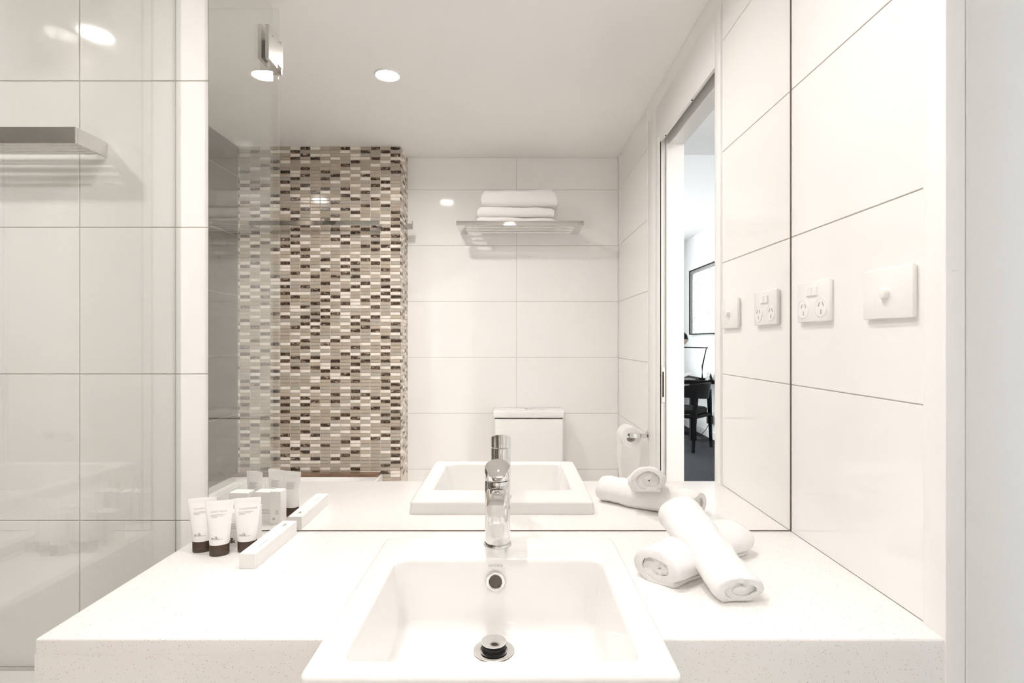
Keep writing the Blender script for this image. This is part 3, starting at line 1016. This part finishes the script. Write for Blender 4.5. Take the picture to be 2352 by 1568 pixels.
# ------------------------------------------------------------------ rolled face towels
def rolled_towel(name, L_, a, b, turns, seed, b1=None):
    """roll with its axis on local x, resting on z=0; a half width (y), b half height (z) at -x, b1 at +x"""
    b1 = b if b1 is None else b1
    per = 52
    n = int(per * turns)
    pitch = 0.93 / turns
    st = 64
    prof_o, prof_i = [], []
    for i in range(n + 1):
        th = 2 * math.pi * i / per
        r = 0.07 + pitch * (i / per)
        prof_o.append((r + pitch * 0.49, th)); prof_i.append((0.012 if i < per else r - pitch * 0.47, th))
    for k in range(6):
        r0, t0 = prof_o[-6 + k]
        prof_o[-6 + k] = (r0 - pitch * 0.8 * (k / 5) ** 2, t0)
    path = prof_o + prof_i[::-1]
    ph = 2 * math.pi * n / per - math.pi / 2 - 0.75         # free edge tucked underneath
    rings = []
    for s in range(st + 1):
        t = s / st
        x_ = (t - 0.5) * L_
        bb = b + (b1 - b) * t
        ring = []
        for (r, th) in path:
            ang = -th + ph
            e = abs(t - 0.5) * 2
            soft = 1.0 - 0.09 * max(0, (e - 0.90) / 0.10) ** 2
            yy = a * r * soft * math.cos(ang); zz = bb * r * soft * math.sin(ang)
            off = 0.0
            if e > 0.9:
                k = (e - 0.9) / 0.1
                off = (noise.noise(Vector((yy * 25, zz * 25, seed + round(t)))) * 0.005 + 0.003 * math.sin(th * 0.5 + seed)) * k * (1 if t > 0.5 else -1)
            p = Vector((x_ + off, yy, zz))
            q = noise.noise(Vector((x_ * 13, yy * 13, zz * 13 + seed * 3.1))) * 0.0055 + noise.noise(Vector((x_ * 55, yy * 55, zz * 55 + seed))) * 0.0016
            q += noise.noise(Vector((x_ * 320, yy * 320, zz * 320 + seed))) * 0.0010
            p += Vector((0, math.cos(ang), math.sin(ang))) * q
            if p.z < -bb * 0.80:
                p.z = -bb * 0.80 + (p.z + bb * 0.80) * 0.12
            p.z += b * 0.83
            ring.append(p)
        rings.append(ring)
    bm = bmesh.new()
    vr = [[bm.verts.new(p) for p in ring] for ring in rings]
    m_ = len(path)
    for i in range(st):
        for j in range(m_):
            k = (j + 1) % m_
            bm.faces.new((vr[i][j], vr[i][k], vr[i + 1][k], vr[i + 1][j]))
    for end in (0, st):
        for j in range(n):
            bm.faces.new((vr[end][j], vr[end][j + 1], vr[end][m_ - 2 - j], vr[end][m_ - 1 - j]))
    return bm_mesh(bm, name)


ta = R(1512, 1340, 0.780); tb = Vector((0.412, -0.088, ZT))
ca = (Vector((0.236, -0.246, 0)) + Vector((0.410, -0.098, 0))) / 2
o = empty('rolled_towel', (ca.x, ca.y, ZT + 0.0005), math.atan2(0.148, 0.174))
tag(o, 'rolled white face towel lying flat on the worktop under another', 'towel', 'rolled towels on the worktop')
loc('towel_roll', rolled_towel('towel_roll', 0.235, 0.049, 0.030, 2.3, 3), 'towel', o, 80)
hem = bmesh.new()
# B: front end down on the worktop, back end up on A
pf = Vector((0.338, -0.298, ZT + 0.005)); pb = Vector((0.308, -0.116, ZT + 0.055))
dv_ = (pb - pf); ln_ = dv_.length
o2 = empty('rolled_towel', (pf + pb) / 2)
q = dv_.to_track_quat('X', 'Z')
o2.rotation_euler = q.to_euler()
tag(o2, 'rolled white face towel propped across the other roll', 'towel', 'rolled towels on the worktop')
loc('towel_roll', rolled_towel('towel_roll', ln_ + 0.02, 0.042, 0.0225, 2.7, 8, 0.030), 'towel', o2, 80)

# ------------------------------------------------------------------ switch and power point on the right wall
def plate_on_wall(name, y0, y1, z0, z1, root):
    box('plate', XR - 0.0095, XR - 0.0030, y0, y1, z0, z1, 'plastic', root, 0.0025, 2)
    box('plate_base', XR - 0.0031, XR - 0.0002, y0 + 0.003, y1 - 0.003, z0 + 0.003, z1 - 0.003, 'plastic', root)


def wall_yz(u, v):
    Y = 641.0 / (u - 1176)
    return -D + Y * D, ZE - (v - 784) * Y * S


ya, zA = wall_yz(2112, 600); yb, zB = wall_yz(1995, 728)
yc = (ya + yb) / 2
zsw = ZE + (784 - 672) * 0.728 * S
sw = tag(empty('light_switch', (XR, yc, zsw)), 'white wall plate with one round knob, nearest the door trim', 'switch')
plate_on_wall('switch', yc - 0.0550, yc + 0.0550, zsw - 0.038, zsw + 0.038, sw)
def ring_x(c, prof, n=28):
    rr = [[Vector(c) + Vector((-x_, r * math.cos(2 * math.pi * i / n), r * math.sin(2 * math.pi * i / n))) for i in range(n)] for r, x_ in prof]
    return loft_bm(rr, False, True)
link('knob', bm_mesh(ring_x((XR - 0.0093, yc, zsw), [(0.0088, 0.0), (0.0088, 0.006), (0.0078, 0.0085), (0.004, 0.0098)])), 'plastic', sw, 40)
yo = -D + 0.914 * D
zo = ZE + (784 - 692) * 0.914 * S
po = tag(empty('power_outlet', (XR, yo, zo)), 'white double power outlet on the tiled wall beside the mirror', 'outlet')
plate_on_wall('outlet', yo - 0.0550, yo + 0.0550, zo - 0.038, zo + 0.038, po)
XF = XR - 0.0093
for sgn in (-1, 1):
    rk = box('rocker', XF - 0.0035, XF + 0.0005, yo + sgn * 0.0095 - 0.0075, yo + sgn * 0.0095 + 0.0075, zo + 0.010, zo + 0.027, 'plastic', po, 0.0012)
    cyy = yo + sgn * 0.030; czz = zo - 0.012
    sk = link('socket_face', bm_mesh(ring_x((XF + 0.0004, cyy, czz), [(0.0185, 0.0), (0.0185, 0.0014), (0.0175, 0.0018), (0.0172, 0.0012)])), 'plastic', po, 40)
    for (dy_, dz_, rot) in ((-0.0065, 0.005, -30), (0.0065, 0.005, 30), (0, -0.009, 0)):
        b_ = box_bm(-0.0004, 0.0004, -0.0011, 0.0011, -0.0042, 0.0042)
        bmesh.ops.transform(b_, matrix=Matrix.Translation((XF - 0.0010, cyy + dy_, czz + dz_)) @ Matrix.Rotation(math.radians(rot), 4, 'X'), verts=b_.verts)
        link('slot', bm_mesh(b_, 'slot'), 'slot', sk)

# ------------------------------------------------------------------ bath, screen, bath shelf
ZBT = 0.60
XBO = -0.650
bt = tag(empty('bathtub', ((XL + XBO) / 2, YP / 2, 0)), 'white built-in bathtub behind the glass screen', 'bathtub')
cxb = (XL + XBO) / 2; cyb = YP / 2
hxo, hyo_ = (XBO - XL) / 2 - 0.002, -YP / 2 - 0.003
rings = [rrect(cxb, cyb, hxo, hyo_, 0.006, ZBT - 0.04), rrect(cxb, cyb, hxo, hyo_, 0.006, ZBT - 0.004), rrect(cxb, cyb, hxo - 0.004, hyo_ - 0.004, 0.006, ZBT),
         rrect(cxb, cyb, hxo - 0.065, hyo_ - 0.07, 0.10, ZBT), rrect(cxb, cyb, hxo - 0.075, hyo_ - 0.08, 0.11, ZBT - 0.012),
         rrect(cxb, cyb, hxo - 0.11, hyo_ - 0.15, 0.12, ZBT - 0.34), rrect(cxb, cyb, hxo - 0.15, hyo_ - 0.20, 0.12, ZBT - 0.39)]
link('tub', bm_mesh(loft_bm(rings, False, True)), 'acrylic', bt, 40)
box('apron_panel', XBO - 0.022, XBO - 0.006, YP + 0.003, 0.002, 0, ZBT - 0.041, 'tile', bt)
lg_ = tag(box('bath_ledge', XL + 0.001, -0.659, YP + 0.0045, YP + 0.075, ZBT + 0.0005, ZBT + 0.012, 'stone_ledge', None, 0.004, 2),
          'polished brown ledge along the foot of the mosaic wall', 'ledge')

gs = tag(empty('bath_screen', (XG, -0.2, ZBT)), 'frameless clear glass bath screen with a hinged panel', 'glass screen')
YG1 = -0.3906 * D
YG2 = -0.437 * D
box('fixed_panel', XG - 0.005, XG + 0.005, YG1, 0.004, ZBT + 0.001, ZE + 1066 * S, 'glass', gs)
box('hinged_panel', XG - 0.66, XG + 0.0, YG2 - 0.005, YG2 + 0.005, ZBT + 0.012, ZC - 0.012, 'glass', gs)
box('wall_seal', XG - 0.0058, XG - 0.0052, 0.002, 0.0048, ZBT + 0.001, ZE + 1066 * S, 'silicone', gs)
hz0, hz1 = ZE + (784 - 165) * 1.415 * S, ZE + (784 - 90) * 1.415 * S
for hz in (0.0, -1.36):
    h = boxes('hinge', [(XG + 0.0052, XG + 0.015, YG1 - 0.006, YG1 + 0.05, hz0 + hz, hz1 + hz), (XG - 0.015, XG - 0.0052, YG1 - 0.006, YG1 + 0.05, hz0 + hz, hz1 + hz),
                        (XG - 0.05, XG + 0.012, YG2 + 0.0055, YG2 + 0.013, hz0 + hz, hz1 + hz), (XG - 0.004, XG + 0.014, YG2 + 0.006, YG1 - 0.002, hz0 + hz + 0.015, hz1 + hz - 0.015)], 'satin', gs)
    cyl('screw', (XG + 0.0145, YG1 + 0.02, hz1 + hz - 0.02), (XG + 0.0165, YG1 + 0.02, hz1 + hz - 0.02), 0.005, 'chrome', h, n=16)

sz0, sz1 = ZE + 424 * S, ZE + 459 * S
XS1 = -933 * S; XS0 = XS1 - 0.36
YS = -0.070 * D
ss = tag(empty('bath_shelf', ((XS0 + XS1) / 2, YS / 2, sz0)), 'steel bar shelf on the tiled wall behind the glass', 'shelf')
box('front_rail', XS0, XS1, YS, YS + 0.006, sz0, sz1, 'satin', ss, 0.0006)
box('side_plate', XS1 - 0.005, XS1, YS + 0.0062, 0.0045, sz0, sz1, 'satin', ss, 0.0006)
box('side_plate', XS0, XS0 + 0.005, YS + 0.0062, 0.0045, sz0, sz1, 'satin', ss, 0.0006)
for k in range(4):
    y_ = YS + 0.020 + k * 0.0155
    box('bar', XS0 + 0.0052, XS1 - 0.0052, y_, y_ + 0.005, sz0 + 0.002, sz0 + 0.008, 'satin', ss)

# ------------------------------------------------------------------ towel rail and hook on the mosaic
Yr = 2.42
ra = Mi(572, 512, Yr); rbp = Mi(872, 512, Yr)
tr_ = tag(empty('towel_rail', ((ra.x + rbp.x) / 2, YP, ra.z)), 'straight chrome towel rail on the mosaic wall', 'towel rail')
box('rail', ra.x, rbp.x, YP + 0.055, YP + 0.067, ra.z - 0.010, ra.z + 0.010, 'chrome', tr_, 0.001)
for x_ in (ra.x + 0.012, rbp.x - 0.012):
    box('post', x_ - 0.011, x_ + 0.011, YP + 0.0005, YP + 0.0548, ra.z - 0.011, ra.z + 0.008, 'chrome', tr_, 0.001)
zh = Mi(945, 521, 2.55).z
yh = -(2.55 - 1) * D
hk = tag(empty('robe_hook', (XP, yh, zh)), 'small chrome robe hook on the side of the mosaic pier', 'hook')
box('arm', XP + 0.0035, XP + 0.046, yh - 0.004, yh + 0.02, zh - 0.013, zh + 0.013, 'chrome', hk, 0.001)
box('tip', XP + 0.0462, XP + 0.050, yh - 0.004, yh + 0.02, zh - 0.016, zh + 0.028, 'chrome', hk, 0.0008)
box('wall_plate', XP + 0.0022, XP + 0.0035, yh - 0.012, yh + 0.03, zh - 0.02, zh + 0.02, 'chrome', hk)

# ------------------------------------------------------------------ towel rack with folded towels behind the camera
Yk = 2.426
k0 = Mi(1048, 517.5, Yk); k1 = Mi(1341, 517.5, Yk)
YKF = -(Yk - 1) * D
rk = tag(empty('towel_rack', ((k0.x + k1.x) / 2, YB, k0.z)), 'chrome towel rack on the tiled wall above the toilet', 'rack')
box('front_rail', k0.x, k1.x, YKF - 0.006, YKF, k0.z, k0.z + 0.023, 'chrome', rk, 0.0006)
for xa in (k0.x, k1.x - 0.040):
    box('bracket', xa, xa + 0.040, YB + 0.0005, YKF - 0.0062, k0.z, k0.z + 0.010, 'chrome', rk, 0.0006)
for k in range(4):
    y_ = YKF - 0.055 - k * 0.048
    cyl('bar', (k0.x + 0.0402, y_, k0.z + 0.005), (k1.x - 0.0402, y_, k0.z + 0.005), 0.0048, 'chrome', rk, n=14)


def folded_towel(xa, xb, ya, yb, z0, z1, seed, layers=2):
    """folded stack: a rounded fold towards +y (yb), layers lying on each other, extruded in x"""
    h = (z1 - z0)
    prof = []
    n = 10
    rr = h / 2
    for i in range(n + 1):
        a = -math.pi / 2 + math.pi * i / n
        k = abs(math.sin(a)) ** 0.6
        prof.append((yb - rr + rr * math.cos(a), (z0 + z1) / 2 + math.copysign(rr * k, math.sin(a))))
    m_ = 8
    for i in range(1, m_ + 1):
        prof.append((yb - rr + (ya - yb + rr) * i / m_, z1))
    for q in range(1, 5):
        prof.append((ya + (0.004 if q in (2, 3) else 0.0), z1 + (z0 - z1) * q / 5))
    for i in range(m_):
        prof.append((ya + (yb - rr - ya) * i / m_, z0))
    st = 26
    rings = []
    for s in range(st + 1):
        t = s / st
        e = abs(t - 0.5) * 2
        x_ = xa + (xb - xa) * t
        ring = []
        for (y_, z_) in prof:
            p = Vector((x_, y_, z_))
            q = noise.noise(Vector((x_ * 9, y_ * 9, z_ * 9 + seed))) * 0.006 + noise.noise(Vector((x_ * 45, y_ * 45, z_ * 45 + seed))) * 0.0012
            up = (z_ - z0) / h
            p.z += q * up + 0.004 * up * math.sin(t * 3 + seed)
            p.y += q * 0.5
            sh_ = max(0, (e - 0.9) / 0.1) ** 2
            cz = (z0 + z1) / 2
            p.z = cz + (p.z - cz) * (1 - 0.22 * sh_) - (h * 0.11 * sh_ if True else 0)
            p.x += noise.noise(Vector((seed, y_ * 20, z_ * 60))) * 0.006
            ring.append(p)
        rings.append(ring)
    return bm_mesh(loft_bm(rings), 'folded_towel')


zt0 = k0.z + 0.0103
Yt = 2.45
def fx(u):
    return (u - 1176) * Yt * S
z_b = zt0
z_m = ZE - (497.5 - 784) * Yt * S
z_u = ZE - (473.5 - 784) * Yt * S
z_t = ZE - (435 - 784) * Yt * S
yt = YKF - 0.012
GT = 'folded towels on the rack'
tag(link('folded_towel', folded_towel(fx(1095), fx(1274), YB + 0.004, yt - 0.010, z_b + 0.001, z_m - 0.004, 1), 'towel', None, 70), 'thin folded white towel, lowest of three on the rack', 'towel', GT)
tag(link('folded_towel', folded_towel(fx(1097), fx(1273), YB + 0.004, yt - 0.004, z_m, z_u - 0.003, 2), 'towel', None, 70), 'folded white towel, middle of three on the rack', 'towel', GT)
tag(link('folded_towel', folded_towel(fx(1106), fx(1279), YB + 0.004, yt, z_u, z_t, 5), 'towel', None, 70), 'thick folded white towel, topmost of three on the rack', 'towel', GT)

# ------------------------------------------------------------------ toilet
tx0 = (1132 - 1176) * 2.481 * S; tx1 = (1297 - 1176) * 2.481 * S
txc = (tx0 + tx1) / 2
ysf = -(2.481 - 1) * D
wc = tag(empty('toilet', (txc, (YB + ysf) / 2, 0)), 'white toilet with a square cistern against the tiled wall', 'toilet')
zl1 = 0.917; zl0 = 0.8765
cs = box('cistern', tx0 + 0.006, tx1 - 0.006, YB + 0.0008, ysf - 0.004, 0.40, zl0, 'ceramic', wc, 0.012, 3)
box('cistern_lid', tx0, tx1, YB + 0.0008, ysf, zl0 + 0.0022, zl1, 'ceramic', wc, 0.010, 3)
boxes('lid_gap', [(tx0 + 0.010, tx1 - 0.010, YB + 0.0008, ysf - 0.008, zl0 - 0.001, zl0 + 0.004)], 'dark', wc)
cyl('flush_button', (txc, (YB + ysf) / 2, zl1 - 0.001), (txc, (YB + ysf) / 2, zl1 + 0.004), 0.022, 'chrome', wc)
def egg(cx, y0, y1, hw, z, n=36):
    pts = []
    for i in range(n):
        a = 2 * math.pi * i / n
        yy = (y0 + y1) / 2 + (y1 - y0) / 2 * math.sin(a)
        xx = cx + hw * math.copysign(abs(math.cos(a)) ** 0.8, math.cos(a)) * (1 - 0.12 * max(0, math.sin(a)))
        pts.append(Vector((xx, yy, z)))
    return pts
yb_, yf_ = YB + 0.004, YB + 0.66
rings = [egg(txc, yb_, yf_ - 0.14, 0.13, 0.0), egg(txc, yb_, yf_ - 0.15, 0.12, 0.10), egg(txc, yb_, yf_ - 0.10, 0.15, 0.24), egg(txc, yb_, yf_ - 0.01, 0.178, 0.36), egg(txc, yb_, yf_, 0.182, 0.395)]
link('pan', bm_mesh(loft_bm(rings)), 'ceramic', wc, 60)
rings = [egg(txc, ysf + 0.02, yf_ + 0.004, 0.184, 0.3955), egg(txc, ysf + 0.02, yf_ + 0.004, 0.186, 0.412), egg(txc, ysf + 0.024, yf_ - 0.002, 0.180, 0.418)]
link('seat', bm_mesh(loft_bm(rings)), 'plastic', wc, 40)
rings = [egg(txc, ysf + 0.02, yf_ + 0.004, 0.184, 0.4185), egg(txc, ysf + 0.02, yf_ + 0.004, 0.186, 0.434), egg(txc, ysf + 0.03, yf_ - 0.006, 0.174, 0.444)]
link('seat_cover', bm_mesh(loft_bm(rings)), 'plastic', wc, 40)

# toilet roll on its holder, right wall
rc = Mi(1443.5, 1000, 2.10)
Rr = 0.042
def ring_y2(c, prof, n=40, c0=False, c1=False):
    rr = [[c + Vector((r * math.cos(2 * math.pi * i / n), y, r * math.sin(2 * math.pi * i / n))) for i in range(n)] for r, y in prof]
    return loft_bm(rr, c0, c1)
ho = tag(empty('roll_holder', (XR, rc.y, rc.z)), 'square chrome toilet roll holder on the wall by the door', 'holder')
box('arm', rc.x - 0.008, XR - 0.004, rc.y + 0.058, rc.y + 0.068, rc.z + 0.001, rc.z + 0.020, 'chrome', ho, 0.0015)
box('wall_plate', XR - 0.0045, XR - 0.0002, rc.y + 0.045, rc.y + 0.085, rc.z - 0.012, rc.z + 0.030, 'chrome', ho, 0.001)
box('rod', rc.x - 0.007, rc.x + 0.007, rc.y - 0.052, rc.y + 0.0578, rc.z + 0.003, rc.z + 0.017, 'chrome', ho, 0.0015)
rl = tag(empty('toilet_roll', rc), 'white toilet roll with a hanging sheet on the chrome holder', 'toilet roll')
bm = ring_y2(rc, [(0.0195, 0.050), (Rr - 0.001, 0.050), (Rr, 0.049), (Rr, -0.049), (Rr - 0.001, -0.050), (0.0195, -0.050), (0.0195, 0.050)])
link('roll', bm_mesh(bm), 'paper', rl, 40)
rings = []
for i in range(11):
    t = i / 10
    z_ = rc.z - 0.21 * t
    x_ = rc.x - Rr - 0.0008 + 0.010 * t * t + 0.002 * math.sin(9 * t)
    rings.append([Vector((x_ - 0.0004, rc.y + 0.049, z_)), Vector((x_ + 0.0004, rc.y + 0.049, z_)), Vector((x_ + 0.0004 + 0.004 * t, rc.y - 0.049, z_)), Vector((x_ - 0.0004 + 0.004 * t, rc.y - 0.049, z_))])
link('hanging_sheet', bm_mesh(loft_bm(rings)), 'paper', rl)
